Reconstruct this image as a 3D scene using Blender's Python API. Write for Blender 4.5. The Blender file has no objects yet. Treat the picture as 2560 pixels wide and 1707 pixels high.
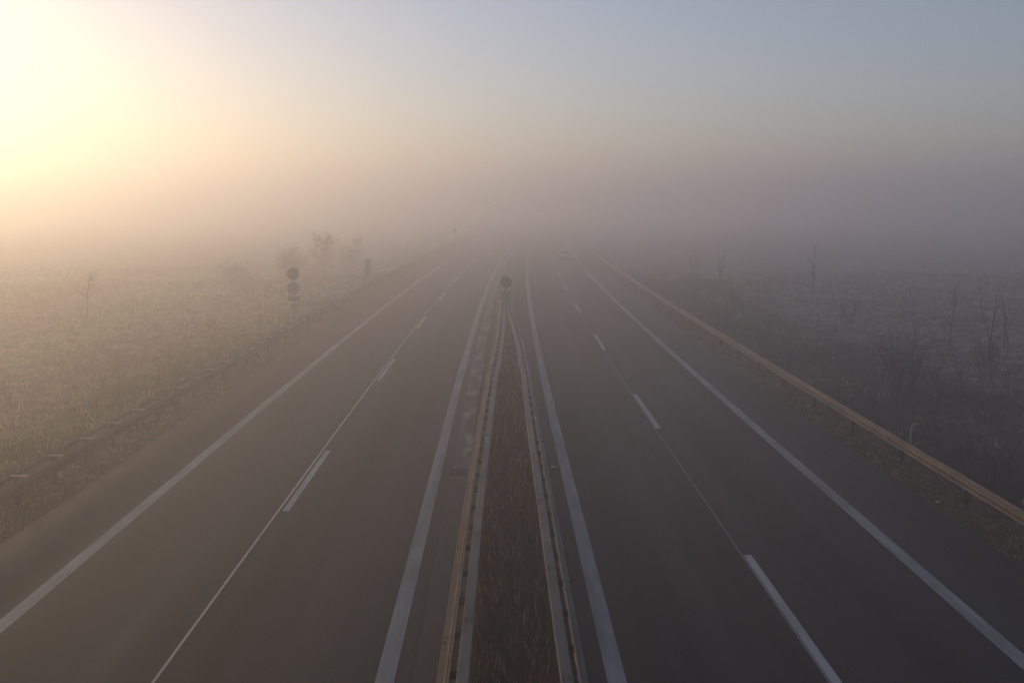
import bpy, math, random
import numpy as np
from mathutils import Vector, Matrix

S = bpy.context.scene
C = S.collection
random.seed(7)
RNG = np.random.default_rng(7)

# ------------------------------------------------------------------ camera, sky, sun, exposure
SUN_EL, SUN_AZ = 9.72, 36.53            # degrees; azimuth to the left of the view
cam = bpy.data.cameras.new('camera')
cam_o = bpy.data.objects.new('camera', cam)
C.objects.link(cam_o)
cam_o.location = (0, 0, 7.555)
cam_o.rotation_euler = (math.pi / 2 - 0.14106, 0, -0.01067)
cam.sensor_width = 36
cam.lens = 36 * 2395 / 2560
cam.clip_end = 6000
S.camera = cam_o

world = bpy.data.worlds.new('World')
S.world = world
world.use_nodes = True
wn = world.node_tree
sky = wn.nodes.new('ShaderNodeTexSky')
sky.sky_type = 'NISHITA'
sky.sun_disc = False
sky.sun_elevation = math.radians(SUN_EL)
sky.sun_rotation = math.radians(-SUN_AZ)
sky.dust_density = 0.120
sky.air_density = 1.038
sky.ozone_density = 0.000
cool = wn.nodes.new('ShaderNodeMix')
cool.data_type = 'RGBA'
cool.blend_type = 'MULTIPLY'
cool.inputs[0].default_value = 1
cool.inputs[7].default_value = (0.942, 1.0, 1.358, 1)      # cold winter sky
wn.links.new(sky.outputs[0], cool.inputs[6])
wn.links.new(cool.outputs[2], wn.nodes['Background'].inputs[0])
wn.nodes['Background'].inputs[1].default_value = 0.1307

sun = bpy.data.lights.new('sun', 'SUN')
sun_o = bpy.data.objects.new('sun', sun)
C.objects.link(sun_o)
sun.energy = 3.716
sun.angle = math.radians(8)       # the disc is spread out by the fog above
sun.color = (1, 0.685, 0.33)
_a, _e = math.radians(SUN_AZ), math.radians(SUN_EL)
sun_o.rotation_euler = Vector((-math.sin(_a) * math.cos(_e), math.cos(_a) * math.cos(_e), math.sin(_e))).to_track_quat('Z', 'Y').to_euler()

S.view_settings.view_transform = 'Standard'
S.view_settings.look = 'None'
S.view_settings.gamma = 1
S.view_settings.use_curve_mapping = False
S.view_settings.exposure = -0.52
S.cycles.volume_bounces = 4
S.cycles.max_bounces = 6
S.cycles.use_denoising = True

# ------------------------------------------------------------------ helpers
CURVE_START, CURVE = 28.0, 3.2e-4


def cen(y):
    """the motorway's gentle bend to the right, as a sideways shift"""
    return np.where(np.asarray(y, float) > CURVE_START, (np.asarray(y, float) - CURVE_START) ** 2 * CURVE / 2, 0.0)


def P(off, y, z=0.0):
    return (float(off + cen(y)), float(y), float(z))


def heading(y):
    return -math.atan(CURVE * max(0.0, y - CURVE_START))


def tag(o, label=None, cat=None, group=None, kind=None):
    if label: o['label'] = label
    if cat: o['category'] = cat
    if group: o['group'] = group
    if kind: o['kind'] = kind
    return o


def link(name, me, m=None, parent=None):
    o = bpy.data.objects.new(name, me)
    C.objects.link(o)
    if m is not None:
        me.materials.append(m)
    if parent is not None:
        o.parent = parent
    return o


def empty(name, loc=(0, 0, 0), rz=0.0):
    o = bpy.data.objects.new(name, None)
    C.objects.link(o)
    o.location = loc
    o.rotation_euler = (0, 0, rz)
    o.empty_display_size = 0.2
    return o


class MB:
    def __init__(s):
        s.v, s.f, s.uv = [], [], None

    def add(s, v, f):
        n = len(s.v)
        s.v += [tuple(p) for p in v]
        s.f += [tuple(i + n for i in q) for q in f]

    def box(s, x0, x1, y0, y1, z0, z1):
        s.add([(x0, y0, z0), (x1, y0, z0), (x1, y1, z0), (x0, y1, z0), (x0, y0, z1), (x1, y0, z1), (x1, y1, z1), (x0, y1, z1)],
              [(0, 3, 2, 1), (4, 5, 6, 7), (0, 1, 5, 4), (1, 2, 6, 5), (2, 3, 7, 6), (3, 0, 4, 7)])

    def tube(s, pts, rads, n=6, cap=True):
        rings = []
        base = len(s.v)
        pts = [Vector(p) for p in pts]
        for i, p in enumerate(pts):
            d = (pts[min(i + 1, len(pts) - 1)] - pts[max(i - 1, 0)])
            d = d.normalized() if d.length > 1e-9 else Vector((0, 0, 1))
            a = d.cross(Vector((0, 0, 1)) if abs(d.z) < 0.9 else Vector((1, 0, 0))).normalized()
            b = d.cross(a)
            for k in range(n):
                t = 2 * math.pi * k / n
                s.v.append(tuple(p + (a * math.cos(t) + b * math.sin(t)) * rads[i]))
        for i in range(len(pts) - 1):
            for k in range(n):
                q = (k + 1) % n
                s.f.append((base + i * n + k, base + i * n + q, base + (i + 1) * n + q, base + (i + 1) * n + k))
        if cap:
            s.f.append(tuple(base + k for k in range(n))[::-1])
            s.f.append(tuple(base + (len(pts) - 1) * n + k for k in range(n)))

    def cyl(s, c, axis, r, length, n=16):
        c = Vector(c); axis = Vector(axis).normalized()
        s.tube([c - axis * length / 2, c + axis * length / 2], [r, r], n)

    def build(s, name, m=None, parent=None, smooth=False, bevel=0.0):
        me = bpy.data.meshes.new(name)
        me.from_pydata(s.v, [], s.f)
        if smooth:
            me.polygons.foreach_set('use_smooth', [True] * len(me.polygons))
        o = link(name, me, m, parent)
        if bevel:
            b = o.modifiers.new('bevel', 'BEVEL'); b.width = bevel; b.segments = 2
        return o


# ------------------------------------------------------------------ materials
def new_mat(name, rough=0.8, metal=0.0, spec=0.5):
    m = bpy.data.materials.new(name)
    m.use_nodes = True
    nt = m.node_tree
    b = nt.nodes['Principled BSDF']
    b.inputs['Roughness'].default_value = rough
    b.inputs['Metallic'].default_value = metal
    b.inputs['Specular IOR Level'].default_value = spec
    return m, nt, b


def noise(nt, scale, detail=4, rough=0.6, vec=None, stretch=None):
    n = nt.nodes.new('ShaderNodeTexNoise')
    n.inputs['Scale'].default_value = scale
    n.inputs['Detail'].default_value = detail
    n.inputs['Roughness'].default_value = rough
    if vec is None:
        vec = nt.nodes.new('ShaderNodeTexCoord').outputs['Object']
    if stretch:
        mp = nt.nodes.new('ShaderNodeMapping')
        mp.inputs['Scale'].default_value = stretch
        nt.links.new(vec, mp.inputs[0]); vec = mp.outputs[0]
    nt.links.new(vec, n.inputs['Vector'])
    return n.outputs['Fac']


def ramp(nt, fac, stops):
    r = nt.nodes.new('ShaderNodeValToRGB')
    el = r.color_ramp.elements
    while len(el) < len(stops): el.new(0.5)
    for e, (p, c) in zip(el, stops):
        e.position = p
        e.color = (*c, 1) if len(c) == 3 else c
    nt.links.new(fac, r.inputs[0])
    return r.outputs[0]


def mixc(nt, fac, a, b, mode='MIX'):
    x = nt.nodes.new('ShaderNodeMix'); x.data_type = 'RGBA'; x.blend_type = mode
    for sock, val in ((x.inputs[0], fac), (x.inputs[6], a), (x.inputs[7], b)):
        if isinstance(val, (int, float)): sock.default_value = val
        elif isinstance(val, tuple): sock.default_value = (*val, 1)
        else: nt.links.new(val, sock)
    return x.outputs[2]


def bump(nt, b, h, strength=0.4, dist=0.02):
    n = nt.nodes.new('ShaderNodeBump')
    n.inputs['Strength'].default_value = strength
    n.inputs['Distance'].default_value = dist
    nt.links.new(h, n.inputs['Height']); nt.links.new(n.outputs[0], b.inputs['Normal'])


def simple(name, c, rough=0.7, metal=0.0, var=0.25, scale=6.0, stretch=None):
    m, nt, b = new_mat(name, rough, metal)
    f = noise(nt, scale, 5, 0.65, stretch=stretch)
    lo = tuple(x * (1 - var) for x in c); hi = tuple(min(1, x * (1 + var)) for x in c)
    nt.links.new(ramp(nt, f, [(0.3, lo), (0.7, hi)]), b.inputs['Base Color'])
    return m


def uvnode(nt):
    return nt.nodes.new('ShaderNodeUVMap').outputs[0]


def asphalt(name, seed):
    """UV = (sideways offset in metres, distance along the road in metres)"""
    m, nt, b = new_mat(name, 0.6, 0, 0.25)
    uv = uvnode(nt)
    grain = noise(nt, 22, 5, 0.85, uv)
    speck = noise(nt, 260, 2, 0.9, uv)
    patch = noise(nt, 0.35, 5, 0.6, uv, (1, 0.35, 1))
    streak = noise(nt, 1.0, 4, 0.55, uv, (0.7 + seed * 0.07, 0.02, 1))
    c1 = ramp(nt, streak, [(0.35, (0.010, 0.010, 0.0105)), (0.65, (0.032, 0.0315, 0.031))])
    c2 = mixc(nt, 0.55, c1, ramp(nt, patch, [(0.3, (0.55, 0.55, 0.55)), (0.7, (1.35, 1.33, 1.3))]), 'MULTIPLY')
    c3 = mixc(nt, 0.8, c2, ramp(nt, grain, [(0.3, (0.2, 0.2, 0.2)), (0.7, (1.8, 1.8, 1.8))]), 'MULTIPLY')
    c4 = mixc(nt, 1.0, c3, ramp(nt, speck, [(0.66, (0, 0, 0)), (0.78, (0.16, 0.155, 0.15))]), 'ADD')
    nt.links.new(c4, b.inputs['Base Color'])
    nt.links.new(ramp(nt, streak, [(0.3, (0.85,) * 3), (0.7, (0.7,) * 3)]), b.inputs['Roughness'])
    bump(nt, b, grain, 0.5, 0.012)
    return m


def paint(name, c, wear=0.45):
    m, nt, b = new_mat(name, 0.65)
    uv = uvnode(nt)
    f = noise(nt, 55, 4, 0.8, uv)
    g = noise(nt, 1.3, 4, 0.6, uv, (2, 0.3, 1))
    lo = tuple(x * (1 - wear) for x in c)
    a = ramp(nt, f, [(0.38, (0.04, 0.04, 0.04)), (0.5, c)])
    nt.links.new(mixc(nt, 1.0, a, ramp(nt, g, [(0.3, (1 - wear,) * 3), (0.65, (1, 1, 1))]), 'MULTIPLY'), b.inputs['Base Color'])
    bump(nt, b, f, 0.3, 0.01)
    return m


def steel(name, c, rough=0.5, metal=0.55):
    m, nt, b = new_mat(name, rough, metal)
    f = noise(nt, 3.0, 5, 0.7, stretch=(1, 0.3, 1))
    s = noise(nt, 40, 3, 0.7)
    c1 = ramp(nt, f, [(0.3, tuple(x * 0.72 for x in c)), (0.7, tuple(x * 1.2 for x in c))])
    nt.links.new(mixc(nt, 0.35, c1, ramp(nt, s, [(0.3, (0.55, 0.5, 0.45)), (0.6, (1, 1, 1))]), 'MULTIPLY'), b.inputs['Base Color'])
    nt.links.new(ramp(nt, f, [(0.3, (rough + 0.12,) * 3), (0.7, (rough - 0.08,) * 3)]), b.inputs['Roughness'])
    return m


def blade_mat(name):
    m, nt, b = new_mat(name, 0.85, 0, 0.2)
    a = nt.nodes.new('ShaderNodeAttribute'); a.attribute_name = 'tint'
    nt.links.new(a.outputs['Color'], b.inputs['Base Color'])
    tr = nt.nodes.new('ShaderNodeBsdfTranslucent'); nt.links.new(a.outputs['Color'], tr.inputs['Color'])
    mx = nt.nodes.new('ShaderNodeMixShader'); mx.inputs[0].default_value = 0.5      # dry blades let the low sun through
    nt.links.new(b.outputs[0], mx.inputs[1]); nt.links.new(tr.outputs[0], mx.inputs[2])
    nt.links.new(mx.outputs[0], nt.nodes['Material Output'].inputs['Surface'])
    return m


M = {}
M['asphalt_a'] = asphalt('asphalt_worn', 0)
M['asphalt_b'] = asphalt('asphalt_dark', 3)
M['line'] = paint('line_paint', (0.34, 0.34, 0.34), 0.55)
M['dash'] = paint('dash_paint', (0.48, 0.48, 0.47), 0.35)
M['seam'] = paint('seam_sealant', (0.62, 0.54, 0.45), 0.15)  # sealant paled: its shine in the low sun put into the colour
M['seam_dull'] = paint('seam_sealant_dull', (0.24, 0.23, 0.22), 0.3)
M['crack'] = simple('joint_dark', (0.012, 0.012, 0.012), 0.9)
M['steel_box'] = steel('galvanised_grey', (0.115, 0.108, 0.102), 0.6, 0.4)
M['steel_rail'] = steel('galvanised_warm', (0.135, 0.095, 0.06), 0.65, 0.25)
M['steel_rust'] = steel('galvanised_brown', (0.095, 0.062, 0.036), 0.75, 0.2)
M['lip'] = steel('galvanised_lip', (0.20, 0.17, 0.13), 0.5, 0.4)  # paler steel tone: the sunlit line on the rail tops painted in
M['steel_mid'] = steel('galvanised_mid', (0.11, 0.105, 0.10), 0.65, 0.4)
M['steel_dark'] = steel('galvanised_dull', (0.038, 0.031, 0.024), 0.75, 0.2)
M['post'] = steel('post_steel', (0.014, 0.012, 0.010), 0.85, 0.1)
M['strut'] = steel('strut_steel', (0.32, 0.27, 0.21), 0.5, 0.4)
M['sign_back'] = simple('sign_back_grey', (0.2, 0.2, 0.2), 0.6, 0.2)
M['sign_pole'] = simple('sign_pole_grey', (0.12, 0.12, 0.12), 0.5, 0.4)
M['bark'] = simple('bark_dark', (0.022, 0.019, 0.017), 0.95, 0, 0.4, 20)
M['twig'] = simple('twig_brown', (0.026, 0.022, 0.019), 0.95, 0, 0.3, 20)
M['twig_frost'] = simple('twig_frosted', (0.24, 0.19, 0.14), 0.95, 0, 0.3, 20)  # frost tone paled further, so thicker haze is put into the colour
M['wood'] = simple('stake_wood', (0.09, 0.075, 0.06), 0.9, 0, 0.35, 25)
M['blade'] = blade_mat('dry_blades')
M['litter'] = simple('litter_pale', (0.4, 0.4, 0.39), 0.8, 0, 0.15, 20)
M['reed'] = simple('reed_pale', (0.5, 0.46, 0.38), 0.8, 0, 0.2, 20)
M['car_paint'] = simple('car_silver_paint', (0.80, 0.80, 0.79), 0.2, 0.0, 0.03, 2)
M['car_glass'] = simple('car_glass', (0.05, 0.05, 0.055), 0.1, 0, 0.05)
M['rubber'] = simple('tyre_rubber', (0.015, 0.015, 0.015), 0.9)
M['rim'] = simple('rim_alloy', (0.4, 0.4, 0.4), 0.35, 0.8)
M['tail'] = simple('tail_lamp_red', (0.22, 0.01, 0.01), 0.25)
M['plate'] = simple('number_plate_white', (0.6, 0.6, 0.6), 0.5, 0, 0.05)
M['plastic'] = simple('black_plastic', (0.02, 0.02, 0.02), 0.6)


def ground_mat():
    m, nt, b = new_mat('ground_soil', 0.95, 0, 0.1)
    co = nt.nodes.new('ShaderNodeTexCoord').outputs['Object']
    a = noise(nt, 0.12, 5, 0.6, co)
    c = noise(nt, 1.1, 6, 0.7, co)
    d = noise(nt, 9, 5, 0.75, co)
    base = ramp(nt, c, [(0.3, (0.045, 0.034, 0.022)), (0.5, (0.10, 0.076, 0.050)), (0.7, (0.16, 0.128, 0.09))])
    moss = ramp(nt, d, [(0.3, (0.018, 0.020, 0.010)), (0.7, (0.060, 0.062, 0.032))])
    fac = ramp(nt, a, [(0.42, (0, 0, 0)), (0.62, (1, 1, 1))])
    col = mixc(nt, fac, base, moss)
    col = mixc(nt, 0.6, col, ramp(nt, d, [(0.3, (0.5, 0.5, 0.5)), (0.7, (1.5, 1.5, 1.5))]), 'MULTIPLY')
    sx = nt.nodes.new('ShaderNodeSeparateXYZ'); nt.links.new(co, sx.inputs[0])
    mr = nt.nodes.new('ShaderNodeMapRange'); mr.inputs[1].default_value = -14; mr.inputs[2].default_value = -19; nt.links.new(sx.outputs[0], mr.inputs[0])
    fr = ramp(nt, c, [(0.38, (0, 0, 0)), (0.62, (0.85, 0.85, 0.85))])
    mr2 = nt.nodes.new('ShaderNodeMapRange'); mr2.inputs[1].default_value = 16; mr2.inputs[2].default_value = 24; nt.links.new(sx.outputs[0], mr2.inputs[0])
    m2 = nt.nodes.new('ShaderNodeMath'); m2.operation = 'MULTIPLY'; nt.links.new(mr2.outputs[0], m2.inputs[0]); nt.links.new(ramp(nt, c, [(0.44, (0, 0, 0)), (0.6, (0.85, 0.85, 0.85))]), m2.inputs[1])
    col = mixc(nt, m2.outputs[0], col, (0.30, 0.29, 0.31))
    mm = nt.nodes.new('ShaderNodeMath'); mm.operation = 'MULTIPLY'; nt.links.new(mr.outputs[0], mm.inputs[0]); nt.links.new(fr, mm.inputs[1])
    col = mixc(nt, mm.outputs[0], col, (0.34, 0.24, 0.15))       # hoar frost lying on the meadow
    nt.links.new(col, b.inputs['Base Color'])
    bump(nt, b, d, 0.9, 0.08)
    return m


def gutter_mat():
    m, nt, b = new_mat('gutter_concrete', 0.8)
    uv = uvnode(nt)
    f = noise(nt, 1.0, 5, 0.6, uv, (1.5, 0.45, 1))
    g = noise(nt, 12, 5, 0.75, uv)
    c = ramp(nt, f, [(0.36, (0.022, 0.021, 0.02)), (0.5, (0.06, 0.056, 0.052)), (0.64, (0.26, 0.24, 0.225))])
    sp = nt.nodes.new('ShaderNodeSeparateXYZ'); nt.links.new(uv, sp.inputs[0])
    ma = nt.nodes.new('ShaderNodeMapRange'); ma.inputs[1].default_value = 25; ma.inputs[2].default_value = 29; nt.links.new(sp.outputs[1], ma.inputs[0])
    c = mixc(nt, ma.outputs[0], (0.030, 0.028, 0.026), c)
    nt.links.new(mixc(nt, 0.7, c, ramp(nt, g, [(0.3, (0.5, 0.5, 0.5)), (0.7, (1.3, 1.3, 1.3))]), 'MULTIPLY'), b.inputs['Base Color'])
    bump(nt, b, g, 0.5, 0.01)
    return m


M['ground'] = ground_mat()
M['gutter'] = gutter_mat()

# ------------------------------------------------------------------ the setting: terrain, carriageways, markings
def hill(off, y):
    return (0.10 * math.sin(off * 0.21 + y * 0.11) + 0.08 * math.sin(off * 0.43 - y * 0.17 + 1.3) + 0.05 * math.sin(off * 0.9 + y * 0.7))


def lerp_tab(x, tab):
    if x <= tab[0][0]: return tab[0][1]
    for (a, p), (b, q) in zip(tab, tab[1:]):
        if x <= b: return p + (q - p) * (x - a) / (b - a)
    return tab[-1][1]


PROFILE = [(-60, -0.25), (-16, -0.30), (-13, -0.10), (-11.5, -0.02), (-11.1, -0.04), (-0.96, -0.04), (-0.9, -0.02), (1.2, -0.02), (1.3, -0.04),
           (10.8, -0.04), (11.0, -0.02), (12.4, -0.06), (14.6, -0.50), (16.2, -0.45), (18.5, -0.15), (60, -0.25)]


def gz(off, y):
    z = lerp_tab(off, PROFILE)
    a = min(1.0, max(0.0, (abs(off) - 12.8) / 4))
    return z + a * hill(off, y)


def strip(name, m, o0, o1, y0, y1, z, parent=None, step=2.0, nx=1):
    """a flat ribbon along the motorway with UV in metres"""
    ys = np.linspace(y0, y1, max(2, int(round((y1 - y0) / step)) + 1))
    xs = np.linspace(o0, o1, nx + 1)
    v, uv, f = [], [], []
    for y in ys:
        for x in xs:
            v.append(P(x, y, z)); uv.append((x, y))
    w = nx + 1
    for i in range(len(ys) - 1):
        for k in range(nx):
            f.append((i * w + k, i * w + k + 1, (i + 1) * w + k + 1, (i + 1) * w + k))
    me = bpy.data.meshes.new(name)
    me.from_pydata(v, [], f)
    l = me.uv_layers.new(name='UVMap')
    for lp in me.loops:
        l.data[lp.index].uv = uv[lp.vertex_index]
    return link(name, me, m, parent)


def build_ground():
    offs = sorted(set([-900, -600, -400, -250, -160, -110, -80] + list(np.arange(-60, -13, 1.5)) + [-13, -12.2, -11.5, -11.1, -6, -0.96, -0.9, 0.1, 1.2, 1.3, 6, 10.8, 11.0, 11.7, 12.4, 13.2]
                      + list(np.arange(14, 60, 1.2)) + [60, 80, 110, 160, 250, 400, 600, 900]))
    ys = [-55, -30] + list(np.arange(-10, 150, 1.5)) + list(np.arange(150, 300, 10)) + [320, 400, 500, 650, 800, 930]
    v = [P(o, y, gz(o, y)) for y in ys for o in offs]
    w = len(offs)
    f = [(i * w + k, i * w + k + 1, (i + 1) * w + k + 1, (i + 1) * w + k) for i in range(len(ys) - 1) for k in range(w - 1)]
    me = bpy.data.meshes.new('ground')
    me.from_pydata(v, [], f)
    me.polygons.foreach_set('use_smooth', [True] * len(me.polygons))
    return tag(link('ground', me, M['ground']), kind='structure')


build_ground()
YEND = 620
road_l = tag(strip('road', M['asphalt_a'], -11.3, -1.5, -40, YEND, 0.0, nx=8), kind='structure')
road_r = tag(strip('road', M['asphalt_b'], 1.16, 10.92, -40, YEND, 0.0, nx=8), kind='structure')
gutter = tag(strip('gutter_strip', M['gutter'], -1.455, -0.93, -40, YEND, 0.004, nx=2), kind='structure')
strip('joint_seam', M['crack'], -1.5, -1.455, -40, YEND, -0.004, gutter)
for road, o in ((road_l, -9.1), (road_l, -1.89), (road_r, 1.84), (road_r, 8.72)):
    strip('edge_line', M['line'], o - 0.155, o + 0.155, -40, YEND, 0.004, road)
for road, o, y0, so, sw, sm in ((road_l, -5.41, 23.15, -0.185, 0.028, 'seam'), (road_r, 5.353, 14.0, -0.115, 0.018, 'seam_dull')):
    strip('joint_seam', M[sm], o + so - sw, o + so + sw, -40, YEND, 0.0042, road)
    for k in range(-2, 9):
        strip('lane_dash', M['dash'], o - 0.085, o + 0.085, y0 + 18 * k, y0 + 18 * k + 6, 0.004, road, 1.5)

# ------------------------------------------------------------------ guardrails
W_PROFILE = [(0.0, 0.76), (0.012, 0.758), (0.03, 0.735), (0.085, 0.705), (0.092, 0.675), (0.085, 0.648), (0.012, 0.615), (0.004, 0.600),
             (0.012, 0.585), (0.085, 0.552), (0.092, 0.525), (0.085, 0.495), (0.03, 0.475), (0.012, 0.452), (0.0, 0.45)]


def sweep(prof, off_of_y, ys, side, closed=True, dz=0.0):
    """sweep (u, z) profile along the motorway; u grows towards the road (side = +1 / -1)"""
    mb = MB()
    n = len(prof)
    for y in ys:
        o = off_of_y(y)
        for u, z in prof:
            mb.v.append(P(o + side * u, y, z + dz))
    m = n if closed else n - 1
    for i in range(len(ys) - 1):
        for k in range(m):
            q = (k + 1) % n
            a = (i * n + k, i * n + q, (i + 1) * n + q, (i + 1) * n + k)
            mb.f.append(a if side > 0 else a[::-1])
    mb.f.append(tuple(range(n)))
    e = (len(ys) - 1) * n
    mb.f.append(tuple(range(e + n - 1, e - 1, -1)))
    return mb


def sheet(prof, t=0.004):
    return prof + [(u - t, z - (0.002 if i == 0 else (-0.002 if i == len(prof) - 1 else 0))) for i, (u, z) in list(enumerate(prof))[::-1]]


def tabf(tab):
    return lambda y: lerp_tab(y, tab)


RAIL_YS = list(np.arange(3, 64, 1.0)) + list(np.arange(64, 200, 3.0)) + list(np.arange(200, 420, 12.0))


def post_mesh(side, z1=0.72, d=0.06, w=0.13, z0=-0.6):
    """an open C-section post, flanges towards the road"""
    mb = MB(); t = 0.006
    x0 = -d * side
    mb.box(min(x0, x0 + t * side), max(x0, x0 + t * side), -w / 2, w / 2, z0, z1)
    for s in (-1, 1):
        a, b = sorted((x0 + (t + 0.0005) * side, 0.0))
        y0, y1 = sorted((s * w / 2, s * (w / 2 - t)))
        mb.box(a, b, y0, y1, z0, z1)
    return mb


def shared(name, me, parent, y, off, z=0.0):
    o = bpy.data.objects.new(name, me)
    C.objects.link(o)
    o.parent = parent
    o.location = P(off, y, z)
    o.rotation_euler = (0, 0, heading(y))
    return o


def mesh_of(mb, name, m):
    me = bpy.data.meshes.new(name); me.from_pydata(mb.v, [], mb.f); me.materials.append(m); return me


def splice_mesh(side, depth=1.0):
    mb = MB(); ys = [-0.16, 0.16]
    prof = sheet([(u * depth + 0.004, z) for u, z in W_PROFILE])
    n = len(prof)
    for y in ys:
        for u, z in prof: mb.v.append((side * u, y, z))
    for k in range(n):
        q = (k + 1) % n
        a = (k, q, n + q, n + k); mb.f.append(a if side > 0 else a[::-1])
    mb.f.append(tuple(range(n))); mb.f.append(tuple(range(2 * n - 1, n - 1, -1)))
    for z in (0.715, 0.63, 0.57, 0.485):
        for y in (-0.1, 0.1):
            mb.cyl((side * (0.07 * depth), y, z), (1, 0, 0.3), 0.016, 0.05, 6)
    return mb


def roadside_rail(label, off, side, m, spacing, y0, struts):
    root = tag(empty('guardrail'), label, 'guardrail', 'guardrails along the motorway')
    f = lambda y: off
    sweep(sheet(W_PROFILE), f, RAIL_YS, side).build('rail_beam', m, root)
    pm = mesh_of(post_mesh(side), 'post', M['post'])
    sp = MB()
    sp.box(*sorted(((-0.30 if struts else -0.11) * side, -0.006 * side)), -0.035, 0.035, 0.56, 0.70)
    spm = mesh_of(sp, 'spacer', M['post'])
    po = 0.30 if struts else 0.11
    sweep([(-0.020, 0.762), (0.010, 0.762), (0.010, 0.768), (-0.020, 0.768)], f, RAIL_YS, side).build('top_lip', M['lip'] if not struts else M['steel_rust'], root)  # added strip, painted lighter as a highlight along the top edge
    if struts:
        st = MB()
        st.box(*sorted((-0.47 * side, -0.022 * side)), -0.03, 0.03, 0.752, 0.762)
        stm = mesh_of(st, 'strut', M['strut'])
        sweep([(-0.47, 0.66), (-0.465, 0.66), (-0.465, 0.75), (-0.47, 0.75)], f, RAIL_YS, side).build('rear_strap', M['steel_dark'], root)
    sm = mesh_of(splice_mesh(side), 'splice_plate', m)
    y, k = y0, 0
    while y < 180 and k < 92:
        shared('post', pm, root, y, off - side * (po + 0.005))
        shared('spacer', spm, root, y, off)
        if struts: shared('strut', stm, root, y, off)
        if k % (2 if struts else 1) == 0 and y < 120:
            shared('splice_plate', sm, root, y + 0.4, off)
        y += spacing; k += 1
    return root


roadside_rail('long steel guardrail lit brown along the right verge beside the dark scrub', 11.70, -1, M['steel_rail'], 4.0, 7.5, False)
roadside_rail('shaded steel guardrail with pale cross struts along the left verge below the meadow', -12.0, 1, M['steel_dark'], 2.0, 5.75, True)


def median_rail(label, box_tab, w_tab, side, m, y0, ybolt, depth):
    root = tag(empty('guardrail'), label, 'guardrail', 'guardrails along the motorway')
    fb, fw = tabf(box_tab), tabf(w_tab)
    bx = [(-0.09, 0.60), (0.085, 0.60), (0.09, 0.605), (0.09, 0.745), (0.085, 0.75), (-0.085, 0.75), (-0.09, 0.745), (-0.09, 0.605)]
    sweep(bx, fb, RAIL_YS, side).build('box_beam', M['steel_box'], root)
    sweep(sheet([(u * depth, z) for u, z in W_PROFILE]), fw, RAIL_YS, side, dz=-0.03).build('rail_beam', m, root)
    sweep([(-0.030, 0.731), (-0.005, 0.731), (-0.005, 0.737), (-0.030, 0.737)], fw, RAIL_YS, side).build('top_lip', M['lip'], root)  # added pale strip, a painted highlight on the beam's upper edge
    pm = mesh_of(post_mesh(side, 0.598, 0.06, 0.1), 'post', M['post'])
    sm = mesh_of(splice_mesh(side, depth), 'splice_plate', m)
    y, k = y0, 0
    while y < 125 and k < 92:
        b, w = fb(y), fw(y)
        shared('post', pm, root, y, b + side * 0.03)
        sp = MB()
        L = abs(w - b) - 0.095
        sp.box(*sorted((side * 0.092, side * (0.092 + max(0.02, L - 0.004)))), -0.03, 0.03, 0.57, 0.68)
        shared('spacer', mesh_of(sp, 'spacer', M['post']), root, y, b)
        y += 1.333; k += 1
    bm = MB()
    for sx in (-0.045, 0.045):
        for sy in (-0.07, 0.07):
            bm.cyl((sx, sy, 0.754), (0, 0, 1), 0.016, 0.014, 6)
    bm.box(-0.088, 0.088, -0.006, 0.006, 0.7502, 0.7525)
    bme = mesh_of(bm, 'bolt_set', M['plastic'])
    y = ybolt
    while y < 110:
        shared('bolt_set', bme, root, y, fb(y))
        shared('splice_plate', sm, root, y - 0.6, fw(y - 0.6), -0.03)
        y += 4.25
    return root


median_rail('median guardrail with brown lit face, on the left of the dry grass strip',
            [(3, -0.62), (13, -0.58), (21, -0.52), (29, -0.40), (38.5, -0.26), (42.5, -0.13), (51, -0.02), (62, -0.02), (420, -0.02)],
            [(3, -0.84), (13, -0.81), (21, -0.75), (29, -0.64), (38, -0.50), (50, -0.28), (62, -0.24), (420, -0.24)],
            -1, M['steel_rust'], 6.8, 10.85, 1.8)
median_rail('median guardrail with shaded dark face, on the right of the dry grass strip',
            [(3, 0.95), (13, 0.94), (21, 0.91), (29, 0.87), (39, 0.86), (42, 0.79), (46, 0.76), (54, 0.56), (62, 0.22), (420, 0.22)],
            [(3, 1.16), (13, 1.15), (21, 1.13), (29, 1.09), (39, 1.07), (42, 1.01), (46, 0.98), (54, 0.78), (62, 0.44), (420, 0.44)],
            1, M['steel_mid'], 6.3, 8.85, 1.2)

# drain in the gutter strip
dr = tag(empty('drain_grate', P(-1.20, 26.6, 0.005)), 'dark slotted drain grate set in the pale gutter strip beside the median guardrail', 'drain grate')
mb = MB()
mb.box(-0.26, 0.22, -0.30, -0.26, 0, 0.012); mb.box(-0.26, 0.22, 0.26, 0.30, 0, 0.012)
mb.box(-0.26, -0.23, -0.2595, 0.2595, 0, 0.0115); mb.box(0.19, 0.22, -0.2595, 0.2595, 0, 0.0115)
mb.build('frame', M['post'], dr)
mb = MB(); mb.box(-0.2295, 0.1895, -0.259, 0.259, 0.0005, 0.003); mb.build('pit', M['crack'], dr)  # flat dark sheet painted as the shade of the hollow below the bars
mb = MB()
for i in range(6): mb.box(-0.21 + i * 0.07, -0.195 + i * 0.07, -0.258, 0.258, 0.0035, 0.011)
mb.build('bars', M['crack'], dr)

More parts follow.
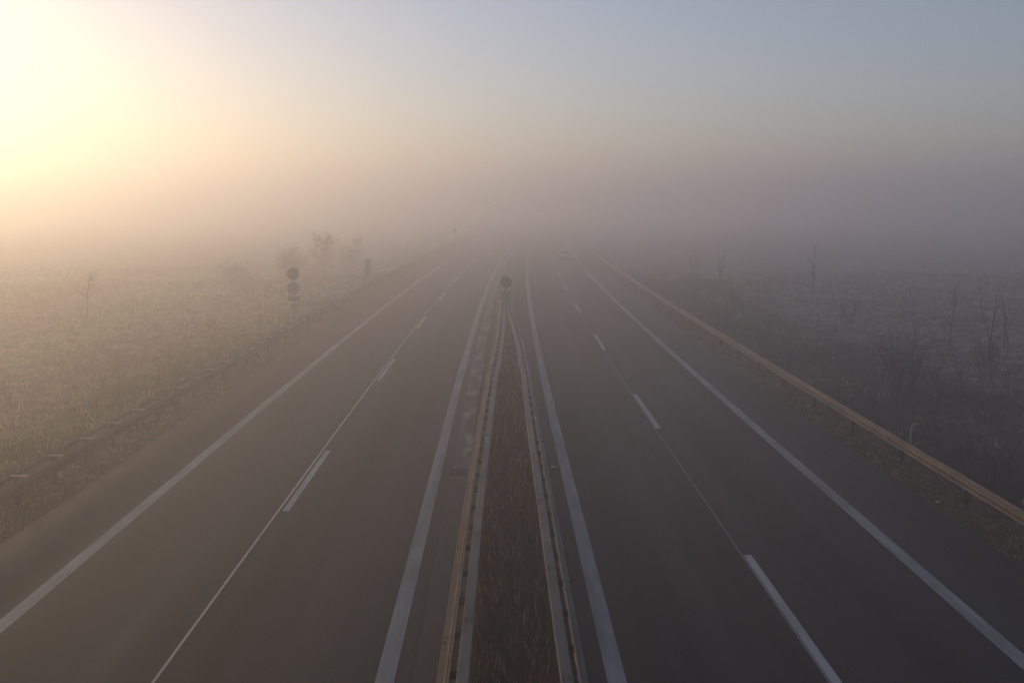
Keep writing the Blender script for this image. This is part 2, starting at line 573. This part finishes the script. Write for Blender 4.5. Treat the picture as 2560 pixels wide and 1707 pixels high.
# ------------------------------------------------------------------ signs, seen from the back
def sign(name, label, off, y, boards, pole_top, cat='road sign', group=None):
    """boards: (shape, centre height, width, height)"""
    root = tag(empty(name, P(off, y, gz(off, y)), heading(y)), label, cat, group)
    mb = MB(); mb.tube([(0, 0, -0.5), (0, 0, pole_top)], [0.038, 0.038], 10); mb.build('pole', M['sign_pole'], root, True)
    for shape, zc, w, h in boards:
        mb = MB()
        if shape == 'disc':
            mb.cyl((0, 0.062, zc), (0, 1, 0), w / 2, 0.02, 40)
            o = mb.build('sign_disc', M['sign_back'], root)
        else:
            mb.box(-w / 2, w / 2, 0.052, 0.072, zc - h / 2, zc + h / 2)
            o = mb.build('sign_plate', M['sign_back'], root, bevel=0.006)
        for dz in ((-0.18, 0.18) if h > 0.5 else (0,)):
            c = MB(); hw = w * 0.36
            c.box(-hw, hw, 0.0405, 0.0515, zc + dz - 0.02, zc + dz + 0.02)
            c.box(-0.05, 0.05, -0.05, 0.0415, zc + dz - 0.018, zc + dz + 0.018)
            c.build('clamp', M['sign_pole'], o)
    return root


sign('road_sign', 'back of two stacked round signs and a plate on a pole in the median', 0.10, 61.6,
     [('disc', 2.66, 0.77, 0.77), ('disc', 1.78, 0.77, 0.77), ('plate', 1.19, 0.75, 0.36)], 2.95, group='stacked round road signs')
sign('road_sign', 'back of two stacked round signs and a plate beyond the left guardrail', -12.62, 57.4,
     [('disc', 3.58, 0.77, 0.77), ('disc', 2.70, 0.77, 0.77), ('plate', 2.10, 0.75, 0.33), ('plate', 1.70, 0.5, 0.22)], 3.9, group='stacked round road signs')
r = tag(empty('roadside_board', P(-12.9, 88.4, gz(-12.9, 88.4)), heading(88)), 'tall narrow grey board seen from the back beyond the left guardrail', 'road sign')
MB_ = MB(); MB_.box(-0.30, 0.30, 0.045, 0.07, 0.95, 2.75); MB_.build('panel', M['sign_back'], r, bevel=0.01)
for sx in (-0.22, 0.22):
    MB_ = MB(); MB_.tube([(sx, 0, -0.5), (sx, 0, 2.7)], [0.035, 0.035], 8); MB_.build('post', M['sign_pole'], r)
r = tag(empty('marker_post', P(-12.4, 180.0, gz(-12.4, 180)), 0), 'thin faint grey post far off in the fog past the left guardrail', 'post')
MB_ = MB(); MB_.tube([(0, 0, -0.5), (0, 0, 3.3)], [0.09, 0.08], 8); MB_.build('shaft', M['sign_pole'], r)
MB_ = MB(); MB_.box(-0.28, 0.28, 0.1, 0.13, 2.5, 3.4); MB_.build('panel', M['sign_back'], r)

# ------------------------------------------------------------------ the car ahead
def build_car():
    root = tag(empty('car', P(6.83, 130.6, 0.0), heading(130.6)), 'silver hatchback driving away in the right lane, its left flank catching the sun', 'car')
    # station: y, bottom, half width bottom, waist z, half width waist, top z, half width top
    st = [(0.00, 0.34, 0.74, 0.72, 0.80, 0.78, 0.74), (0.06, 0.28, 0.80, 0.86, 0.86, 0.93, 0.78), (0.16, 0.24, 0.83, 0.95, 0.89, 1.04, 0.76),
          (0.42, 0.22, 0.85, 0.97, 0.90, 1.36, 0.64), (0.62, 0.22, 0.86, 0.97, 0.905, 1.45, 0.61), (1.2, 0.21, 0.87, 0.96, 0.91, 1.50, 0.61), (2.0, 0.21, 0.87, 0.95, 0.91, 1.49, 0.60),
          (2.5, 0.21, 0.87, 0.94, 0.905, 1.42, 0.61), (3.05, 0.21, 0.87, 0.93, 0.90, 1.06, 0.70), (3.3, 0.22, 0.86, 0.90, 0.89, 0.97, 0.72), (3.9, 0.24, 0.82, 0.76, 0.84, 0.84, 0.66), (4.18, 0.30, 0.70, 0.60, 0.72, 0.66, 0.55)]
    mb = MB(); n = 0
    rings = []
    for y, zb, wb, zw, ww, zt, wt in st:
        half = [(wb * 0.8, zb), (wb, zb + 0.06), (ww, (zb + zw) / 2 + 0.05), (ww, zw - 0.05), (ww - 0.03, zw), ((ww + wt) / 2 - 0.03, (zw + zt) / 2), (wt, zt - 0.04), (wt * 0.85, zt)]
        ring = half + [(-x, z) for x, z in half[::-1]]
        rings.append([(x, y, z) for x, z in ring]); n = len(ring)
    for rg in rings: mb.v += rg
    for i in range(len(rings) - 1):
        for k in range(n):
            q = (k + 1) % n
            mb.f.append((i * n + k, i * n + q, (i + 1) * n + q, (i + 1) * n + k)[::-1])
    mb.f.append(tuple(range(n))); mb.f.append(tuple(range((len(rings) - 1) * n + n - 1, (len(rings) - 1) * n - 1, -1)))
    body = mb.build('body', M['car_paint'], root, True)
    g = MB(); g.add([(-0.70, 0.135, 1.03), (0.70, 0.135, 1.03), (0.58, 0.42, 1.375), (-0.58, 0.42, 1.375)], [(0, 1, 2, 3)])
    g.add([(-0.70, 0.155, 1.03), (0.70, 0.155, 1.03), (0.58, 0.44, 1.37), (-0.58, 0.44, 1.37)], [(3, 2, 1, 0)])
    g.build('rear_window', M['car_glass'], root)
    g = MB(); g.add([(-0.6, 2.54, 1.40), (0.6, 2.54, 1.40), (0.68, 3.05, 1.085), (-0.68, 3.05, 1.085)], [(0, 1, 2, 3)]); g.build('windscreen', M['car_glass'], root)
    for s in (-1, 1):
        g = MB(); x = lambda z: s * (0.90 - (z - 0.97) * 0.60)
        g.add([(x(1.0), 0.55, 1.0), (x(1.0), 2.85, 1.0), (x(1.38), 2.45, 1.38), (x(1.40), 0.75, 1.40)], [(0, 1, 2, 3) if s > 0 else (3, 2, 1, 0)])
        g.build('side_window', M['car_glass'], root)
        t = MB(); t.box(*sorted((s * 0.60, s * 0.87)), -0.02, 0.12, 0.74, 0.96); t.build('tail_light', M['tail'], root, bevel=0.02)
        q = MB(); q.box(*sorted((s * 0.90, s * 1.04)), 2.62, 2.74, 0.98, 1.10); q.build('mirror', M['plastic'], root, bevel=0.02)
        for y in (0.75, 3.35):
            w = MB(); w.cyl((s * 0.80, y, 0.31), (1, 0, 0), 0.31, 0.20, 24); wo = w.build('wheel', M['rubber'], root)
            w = MB(); w.cyl((s * 0.90, y, 0.31), (1, 0, 0), 0.20, 0.03, 16); w.build('rim', M['rim'], wo)
    q = MB(); q.box(-0.78, 0.78, -0.035, 0.05, 0.36, 0.58); q.build('bumper', M['plastic'], root, bevel=0.02)
    q = MB(); q.box(-0.26, 0.26, -0.05, -0.036, 0.62, 0.73); q.build('number_plate', M['plate'], root)


build_car()

# ------------------------------------------------------------------ bare trees and bushes
def bare_tree(name, label, cat, off, y, height, width, stems=1, seed=0, twigs=60, trunk_r=0.05, group=None, leafy=0, upright=0.7, first=0.35):
    rnd = random.Random(seed)
    root = tag(empty(name, P(off, y, gz(off, y) - 0.02)), label, cat, group)
    tm, cm = MB(), MB()

    def grow(mb, p, d, length, r, n=5, wob=0.18):
        pts, rr = [p.copy()], [r]
        for i in range(n):
            d = (d + Vector((rnd.uniform(-wob, wob), rnd.uniform(-wob, wob), rnd.uniform(-wob * 0.3, wob * 0.6)))).normalized()
            p = p + d * (length / n)
            pts.append(p.copy()); rr.append(r * (1 - 0.88 * (i + 1) / n))
        mb.tube(pts, rr, 4, False)
        return pts, rr
    tips = []
    for sidx in range(stems):
        a = rnd.uniform(0, 6.28)
        lean = rnd.uniform(0.1, 0.5) * width / height if stems > 1 else rnd.uniform(0, 0.06)
        d = Vector((math.cos(a) * lean, math.sin(a) * lean, 1)).normalized()
        p0 = Vector((math.cos(a), math.sin(a), 0)) * (rnd.uniform(0.03, 0.3) * (stems > 1)) + Vector((0, 0, -0.1))
        pts, rr = grow(tm, p0, d, height * (rnd.uniform(0.7, 1.0) if stems > 1 else 0.97), trunk_r * rnd.uniform(0.6, 1.0), 8, 0.13 if stems > 1 else 0.06)
        nb = max(3, int(twigs / stems / 5))
        for b in range(nb):
            t = rnd.uniform(first, 0.95); i = int(t * 8); fr = t * 8 - i
            q = pts[i].lerp(pts[min(8, i + 1)], fr)
            an = rnd.uniform(0, 6.28)
            bd = Vector((math.cos(an), math.sin(an), upright * rnd.uniform(0.4, 1.6))).normalized()
            L = width * rnd.uniform(0.3, 0.62) * (1.15 - 0.7 * abs(t - first) / (1 - first))
            if stems > 1: L *= 0.7
            bp, br = grow(cm, q, bd, L, rr[i] * 0.5, 5, 0.25)
            for tw in range(11 if leafy else 5):
                k = rnd.randint(1, 5)
                td = (bd + Vector((rnd.uniform(-1, 1), rnd.uniform(-1, 1), rnd.uniform(-0.2, 1.0)))).normalized()
                tp, _ = grow(cm, bp[k], td, L * rnd.uniform(0.3, 0.6), max(0.009, br[k] * 0.6), 3, 0.3)
                tips += tp[1:]
    for i in range(int(leafy * 0.55)):
        c = rnd.choice(tips) + 0.6 * Vector((rnd.uniform(-.3, .3), rnd.uniform(-.3, .3), rnd.uniform(-.3, .3)))
        a = Vector((rnd.uniform(-1, 1), rnd.uniform(-1, 1), rnd.uniform(-1, 1))).normalized() * rnd.uniform(0.04, 0.10)
        b = Vector((rnd.uniform(-1, 1), rnd.uniform(-1, 1), rnd.uniform(-1, 1))).normalized() * rnd.uniform(0.02, 0.05)
        cm.add([c - a, c + b, c + a, c - b], [(0, 1, 2, 3)])
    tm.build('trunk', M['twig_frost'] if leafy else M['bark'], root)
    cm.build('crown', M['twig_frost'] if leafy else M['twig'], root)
    return root


LG, RG = 'trees and bushes in the left meadow', 'bare shrubs and saplings beyond the right guardrail'
bare_tree('bare_tree', 'small lone bare tree with a thin straight trunk in the hazy left meadow', 'tree', -28.6, 65.5, 3.5, 2.2, 1, 3, 110, 0.09, LG, 0, 0.5, 0.4)
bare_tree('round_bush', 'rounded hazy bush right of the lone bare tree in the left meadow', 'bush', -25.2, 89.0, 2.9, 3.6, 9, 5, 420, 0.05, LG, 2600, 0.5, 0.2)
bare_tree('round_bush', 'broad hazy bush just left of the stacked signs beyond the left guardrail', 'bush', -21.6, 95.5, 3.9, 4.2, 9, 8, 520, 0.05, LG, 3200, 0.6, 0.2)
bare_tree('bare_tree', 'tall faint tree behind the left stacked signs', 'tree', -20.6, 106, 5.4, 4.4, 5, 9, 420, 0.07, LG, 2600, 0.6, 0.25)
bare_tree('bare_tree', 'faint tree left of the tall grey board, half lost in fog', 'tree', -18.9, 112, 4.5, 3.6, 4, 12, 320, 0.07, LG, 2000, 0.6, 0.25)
bare_tree('bare_shrub', 'dense many stemmed bare shrub close behind the right guardrail', 'shrub', 15.75, 36.8, 3.2, 2.9, 22, 21, 420, 0.055, RG, 0, 1.3, 0.35)
bare_tree('sapling', 'slim bare sapling with few twigs, behind the many stemmed shrub', 'tree', 25.3, 53.5, 3.7, 1.5, 1, 31, 60, 0.06, RG, 0, 1.2, 0.3)
bare_tree('sapling', 'twiggy bare sapling, second from the right frame edge', 'tree', 25.1, 48.3, 4.3, 1.9, 3, 33, 70, 0.065, RG, 0, 1.2, 0.3)
bare_tree('sapling', 'bare sapling nearest the right frame edge', 'tree', 27.9, 52.2, 3.9, 1.6, 2, 35, 50, 0.06, RG, 0, 1.2, 0.3)
bare_tree('sapling', 'tall faint sapling standing alone in the fog right of the road', 'tree', 24.6, 76.7, 4.8, 2.0, 1, 37, 90, 0.07, RG, 0, 1.1, 0.3)
bare_tree('sapling', 'very faint thin tree deep in the fog, farthest one right of the road', 'tree', 19.6, 88.1, 4.4, 1.9, 2, 39, 80, 0.07, RG, 0, 1.1, 0.3)
bare_tree('sapling', 'leaning bare sapling with a forked top, left of the two twiggy saplings', 'tree', 21.9, 49.5, 3.0, 1.3, 2, 61, 44, 0.05, RG, 0, 1.1, 0.3)
bare_tree('sapling', 'short twiggy sapling low at the right frame edge below the others', 'tree', 23.2, 40.5, 2.6, 1.2, 3, 63, 50, 0.045, RG, 0, 1.1, 0.3)
for off, y, h, w, sd, lab in ((16.4, 57.4, 1.9, 1.6, 41, 'low bare shrub behind the right guardrail, beside the first pair of stakes'),
                              (15.4, 47.0, 1.4, 1.5, 43, 'small low bare shrub behind the right guardrail, left of the many stemmed shrub'),
                              (17.5, 72.0, 2.2, 2.2, 45, 'wide bare shrub fading in the fog behind the right guardrail'),
                              (19.8, 103.0, 3.2, 2.8, 47, 'dim bare shrub at the far end of the right guardrail'),
                              (23.5, 45.5, 1.7, 1.5, 49, 'low shrub below the two twiggy saplings at the right'),
                              (14.6, 62.0, 1.6, 1.8, 53, 'bare shrub touching the back of the right guardrail near the farther stakes'),
                              (21.5, 41.5, 2.2, 1.7, 55, 'bare shrub just right of the many stemmed shrub, beside the single stake'),
                              (22.5, 62.0, 2.4, 2.0, 57, 'dim bare shrub between the tall faint sapling and the stakes'),
                              (17.4, 33.5, 1.3, 1.6, 51, 'low tangled shrub in front of the many stemmed shrub')):
    bare_tree('bare_shrub', lab, 'shrub', off, y, h, w, 11, sd, 190, 0.035, RG, 0, 1.0, 0.25)

for off, y, h, tilt, lab in ((18.72, 56.5, 1.35, 0.02, 'thin wooden stake, left one of the far pair beyond the right guardrail'),
                             (19.61, 55.9, 1.0, -0.05, 'thin wooden stake, shorter right one of the far pair beyond the right guardrail'),
                             (19.10, 38.6, 1.1, 0.06, 'thin wooden stake standing right of the many stemmed shrub'),
                             (20.22, 37.4, 0.95, -0.03, 'short wooden stake close to the right frame edge')):
    mb = MB(); mb.tube([(0, 0, -0.4), (tilt * h * 0.5, 0, h * 0.5), (tilt * h, 0, h)], [0.035, 0.034, 0.03], 7)
    o = mb.build('wooden_stake', M['wood']); o.location = P(off, y, gz(off, y))
    tag(o, lab, 'stake', 'wooden stakes beyond the right guardrail')

mb = MB(); mb.tube([(0, 0, -0.2), (0, 0, 0.6), (0.01, 0, 0.88), (0.05, 0, 0.99), (0.13, 0, 1.03), (0.22, 0, 1.01)], [0.02, 0.02, 0.019, 0.019, 0.018, 0.012], 6)
o = mb.build('bent_reed', M['reed'], None, True); o.location = P(12.55, 28.6, gz(12.55, 28.6)); tag(o, 'pale bent reed hooked over behind the right guardrail', 'reed')


def scrap(label, off, y, size, seed):
    rnd = random.Random(seed); mb = MB(); n = 5
    for j in range(n):
        for i in range(n):
            mb.v.append(((i / 4 - .5) * size + rnd.uniform(-.1, .1) * size, (j / 4 - .5) * size * .7 + rnd.uniform(-.1, .1) * size, rnd.uniform(0.01, 0.4) * size))
    for j in range(n - 1):
        for i in range(n - 1):
            a = j * n + i; mb.f.append((a, a + 1, a + n + 1, a + n))
    o = mb.build('litter', M['litter']); o.location = P(off, y, max(0.005, gz(off, y)) + 0.02)
    sd = o.modifiers.new('thickness', 'SOLIDIFY'); sd.thickness = 0.004
    tag(o, label, 'litter', 'scraps of litter by the right carriageway')


scrap('crumpled white scrap at the asphalt edge of the right shoulder, nearest one', 11.15, 23.6, 0.12, 1)
scrap('small pale scrap under the right guardrail', 11.6, 35.5, 0.12, 2)
scrap('tiny pale scrap on the right verge, middle one of three', 11.2, 28.4, 0.10, 3)
scrap('thin pale scrap lying beside the median guardrail on the right carriageway', 1.5, 27.0, 0.18, 4)

# ------------------------------------------------------------------ grass (nobody could count it)
def blades(name, label, cx, cy, cz, h, w, lean, cols, head=0.0):
    """one bent tapered blade per entry; a seed head widens the upper third when head > 0"""
    n = len(cx)
    a = RNG.uniform(0, 2 * np.pi, n)          # facing
    b = RNG.uniform(0, 2 * np.pi, n)          # leaning
    dx, dy = np.cos(a) * w / 2, np.sin(a) * w / 2
    lx, ly = np.cos(b) * lean * h, np.sin(b) * lean * h
    rows = [(0.0, 1.0, 0.0), (0.45, 0.8, 0.25), (0.74, 0.55 + head, 0.6), (1.0, 0.06, 1.0)]
    v = np.zeros((n, 8, 3))
    for i, (t, k, c) in enumerate(rows):
        for s, j in ((-1, 0), (1, 1)):
            v[:, i * 2 + j, 0] = cx + s * dx * k + lx * c
            v[:, i * 2 + j, 1] = cy + s * dy * k + ly * c
            v[:, i * 2 + j, 2] = cz + h * t * np.sqrt(np.maximum(0.2, 1 - (lean * c) ** 2))
    q = np.array([[0, 1, 3, 2], [2, 3, 5, 4], [4, 5, 7, 6]])
    f = (np.arange(n)[:, None, None] * 8 + q[None]).reshape(-1, 4)
    me = bpy.data.meshes.new(name)
    me.vertices.add(n * 8); me.vertices.foreach_set('co', v.reshape(-1))
    me.loops.add(f.size); me.loops.foreach_set('vertex_index', f.reshape(-1).astype(np.int32))
    me.polygons.add(len(f)); me.polygons.foreach_set('loop_start', (np.arange(len(f)) * 4).astype(np.int32))
    me.update(calc_edges=True)
    at = me.color_attributes.new('tint', 'FLOAT_COLOR', 'POINT')
    cc = np.ones((n, 8, 4)); cc[:, :, :3] = cols[:, None, :]
    at.data.foreach_set('color', cc.reshape(-1))
    o = link(name, me, M['blade'])
    return tag(o, label, 'grass', None, 'stuff')


def palette(n, cols, weights, jit=0.3):
    i = RNG.choice(len(cols), n, p=np.array(weights) / sum(weights))
    c = np.array(cols)[i] * RNG.uniform(1 - jit, 1 + jit, (n, 1))
    return np.clip(c, 0, 1)


def gzv(off, y):
    return np.array([gz(float(o), float(t)) for o, t in zip(off, y)])


def field(name, label, o0, o1, y0, y1, clumps, per, spread, h, w, cols, wts, patch=0.0, head=0.0, power=1.0, hole=None):
    y = y0 + (y1 - y0) * RNG.uniform(0, 1, clumps) ** power
    off = RNG.uniform(o0, o1, clumps)
    keep = np.ones(clumps, bool)
    if patch:
        k = np.sin(off * 0.8 + np.sin(y * 0.5) * 2) + np.sin(y * 0.65 + off * 0.3 + 1) + RNG.normal(0, 0.9, clumps)
        keep = k > -patch
    y, off = y[keep], off[keep]
    hh = RNG.uniform(0.55, 1.25, len(y)) * h
    cc = palette(len(y), cols, wts)
    big = 0.5 + 0.5 * np.sin(off * 0.23 + 1.7 * np.sin(y * 0.09)) * np.sin(y * 0.13 + off * 0.11 + 0.8)
    cc = cc * (0.6 + 0.75 * big)[:, None]
    hh = hh * (0.7 + 0.7 * (1 - big))
    Y = np.repeat(y, per) + RNG.normal(0, spread, len(y) * per)
    O = np.repeat(off, per) + RNG.normal(0, spread, len(y) * per)
    m = (O > min(o0, o1) - 0.1) & (O < max(o0, o1) + 0.1)
    z = np.repeat(gzv(off, y), per) - 0.03
    H = np.repeat(hh, per) * RNG.uniform(0.5, 1.1, len(Y))
    CC = np.repeat(cc, per, 0) * RNG.uniform(0.8, 1.2, (len(Y), 1))
    Y, O, z, H, CC = Y[m], O[m], z[m], H[m], CC[m]
    return blades(name, label, O + cen(Y), Y, z, H, w * RNG.uniform(0.6, 1.4, len(Y)), RNG.uniform(0.1, 0.75, len(Y)), CC, head)


DARK = (0.03, 0.022, 0.016)
STRAW, BROWN, FROST, GREEN, RUST = (0.28, 0.21, 0.13), (0.085, 0.056, 0.034), (0.50, 0.38, 0.255), (0.05, 0.055, 0.025), (0.13, 0.062, 0.032)
def stalks(name, label, o0, o1, y0, y1, n, h, w, cols, wts, head, power=1.0):
    y = y0 + (y1 - y0) * RNG.uniform(0, 1, n) ** power
    off = RNG.uniform(o0, o1, n)
    k = np.sin(off * 7 + np.sin(y * 1.9) * 2) + np.sin(y * 2.3 + off * 3 + 1) + RNG.normal(0, 1.1, n)
    y, off = y[k > -1.2], off[k > -1.2]
    n = len(y)
    tall = 0.65 + 0.35 * np.sin(y * 1.1 + off * 4) * np.sin(y * 0.37)
    return blades(name, label, off + cen(y), y, np.full(n, -0.05), h * RNG.uniform(0.35, 1.1, n) * tall, w * RNG.uniform(0.6, 1.5, n), RNG.uniform(0.03, 0.38, n), palette(n, cols, wts, 0.4), head)


stalks('median_grass', 'tall dry reddish brown grass with small pale seed heads between the median guardrails', -0.42, 0.78, 4, 41, 34000, 0.85, 0.011, [BROWN, DARK, RUST, FROST], [3, 6, 2.5, 0.9], 0.8, 1.2)
stalks('median_grass', 'thin dry grass between the narrowing median rails further on', 0.0, 0.62, 41, 62, 8000, 0.6, 0.013, [BROWN, DARK, RUST, FROST], [4, 3, 1.5, 1.0], 0.8)
field('meadow_grass', 'frosty tangled meadow grass and weeds left of the motorway', -75, -14.0, 12, 125, 38000, 9, 0.15, 0.28, 0.032, [STRAW, BROWN, FROST, RUST, GREEN], [4, 1.5, 4.0, 1.5, 1.0], patch=1.3, power=1.15)
field('tall_weeds', 'taller dry weeds standing in loose patches in the left meadow', -60, -16, 16, 105, 5000, 7, 0.10, 0.75, 0.02, [BROWN, RUST, STRAW, FROST], [4, 2, 2, 1.2], patch=-0.9, head=1.5, power=1.2)
field('verge_grass', 'longer olive grass on the bank behind the left guardrail', -16.5, -12.5, 10, 110, 5200, 9, 0.14, 0.3, 0.03, [GREEN, STRAW, BROWN], [6, 2, 2], patch=0.6, power=1.3)
field('scrub_grass', 'dark rough grass and weeds right of the motorway', 12.6, 60, 12, 110, 22000, 9, 0.13, 0.30, 0.028, [DARK, BROWN, FROST, GREEN], [3, 3, 0.8, 2], patch=1.0, power=1.1)
field('verge_grass', 'short olive verge grass under the left guardrail', -13.2, -11.35, 8, 120, 5000, 9, 0.09, 0.13, 0.02, [STRAW, GREEN, BROWN], [4, 4, 1], power=1.6)
field('verge_grass', 'short dark verge grass under the right guardrail', 10.95, 12.6, 8, 120, 7000, 9, 0.09, 0.13, 0.02, [STRAW, GREEN, BROWN, RUST], [4, 2, 3, 3], power=1.6)

def thicket(name, label, o0, o1, y0, y1, n, h):
    mb = MB(); rnd = random.Random(77)
    for i in range(n):
        y = y0 + (y1 - y0) * rnd.random() ** 1.3; off = rnd.uniform(o0, o1)
        if math.sin(y * 0.55) + math.sin(y * 0.23 + off) + rnd.uniform(-1, 1) < -0.4: continue
        a = rnd.uniform(0, 6.28); L = h * rnd.uniform(0.4, 1.2); sp = rnd.uniform(0.1, 0.8)
        p = Vector(P(off, y, gz(off, y) - 0.03)); d = Vector((math.cos(a) * sp, math.sin(a) * sp, 1)).normalized()
        pts, rr = [p.copy()], [0.011]
        for k in range(5):
            d = (d + Vector((rnd.uniform(-.25, .25), rnd.uniform(-.25, .25), -0.16 * k * sp))).normalized()
            p = p + d * L / 5; pts.append(p.copy()); rr.append(0.011 * (1 - 0.15 * (k + 1)))
        mb.tube(pts, rr, 3, False)
        for k in (2, 3, 4):
            t = (d + Vector((rnd.uniform(-1, 1), rnd.uniform(-1, 1), rnd.uniform(-.3, 1)))).normalized()
            mb.tube([pts[k], pts[k] + t * L * rnd.uniform(0.2, 0.4)], [0.008, 0.004], 3, False)
    tag(mb.build(name, M['twig']), label, 'undergrowth', None, 'stuff')


thicket('bramble_thicket', 'tangled dark bramble and twig undergrowth along the back of the right guardrail', 13.2, 18.5, 18, 95, 7500, 1.1)
thicket('bramble_thicket', 'scattered twiggy undergrowth farther right of the motorway', 18.5, 45, 24, 95, 3600, 1.2)

# ------------------------------------------------------------------ fog
def build_haze():
    me = bpy.data.meshes.new('haze')
    xs, ys, zs = (-1100, 1100), (-70, 1000), (-2.2, 20.00)
    v = [(x, y, z) for z in zs for y in ys for x in xs]
    me.from_pydata(v, [], [(0, 2, 3, 1), (4, 5, 7, 6), (0, 1, 5, 4), (2, 6, 7, 3), (0, 4, 6, 2), (1, 3, 7, 5)])
    m = bpy.data.materials.new('haze_air'); m.use_nodes = True
    nt = m.node_tree; nt.nodes.clear()
    out = nt.nodes.new('ShaderNodeOutputMaterial'); pv = nt.nodes.new('ShaderNodeVolumePrincipled')
    pv.inputs['Density'].default_value = 0.01003
    pv.inputs['Anisotropy'].default_value = 0.6716
    pv.inputs['Color'].default_value = (0.837, 0.838, 0.910, 1)
    nt.links.new(pv.outputs[0], out.inputs['Volume'])
    o = link('haze', me, m)
    return tag(o, 'pale fog lying over the motorway and the fields', None, None, 'stuff')


build_haze()
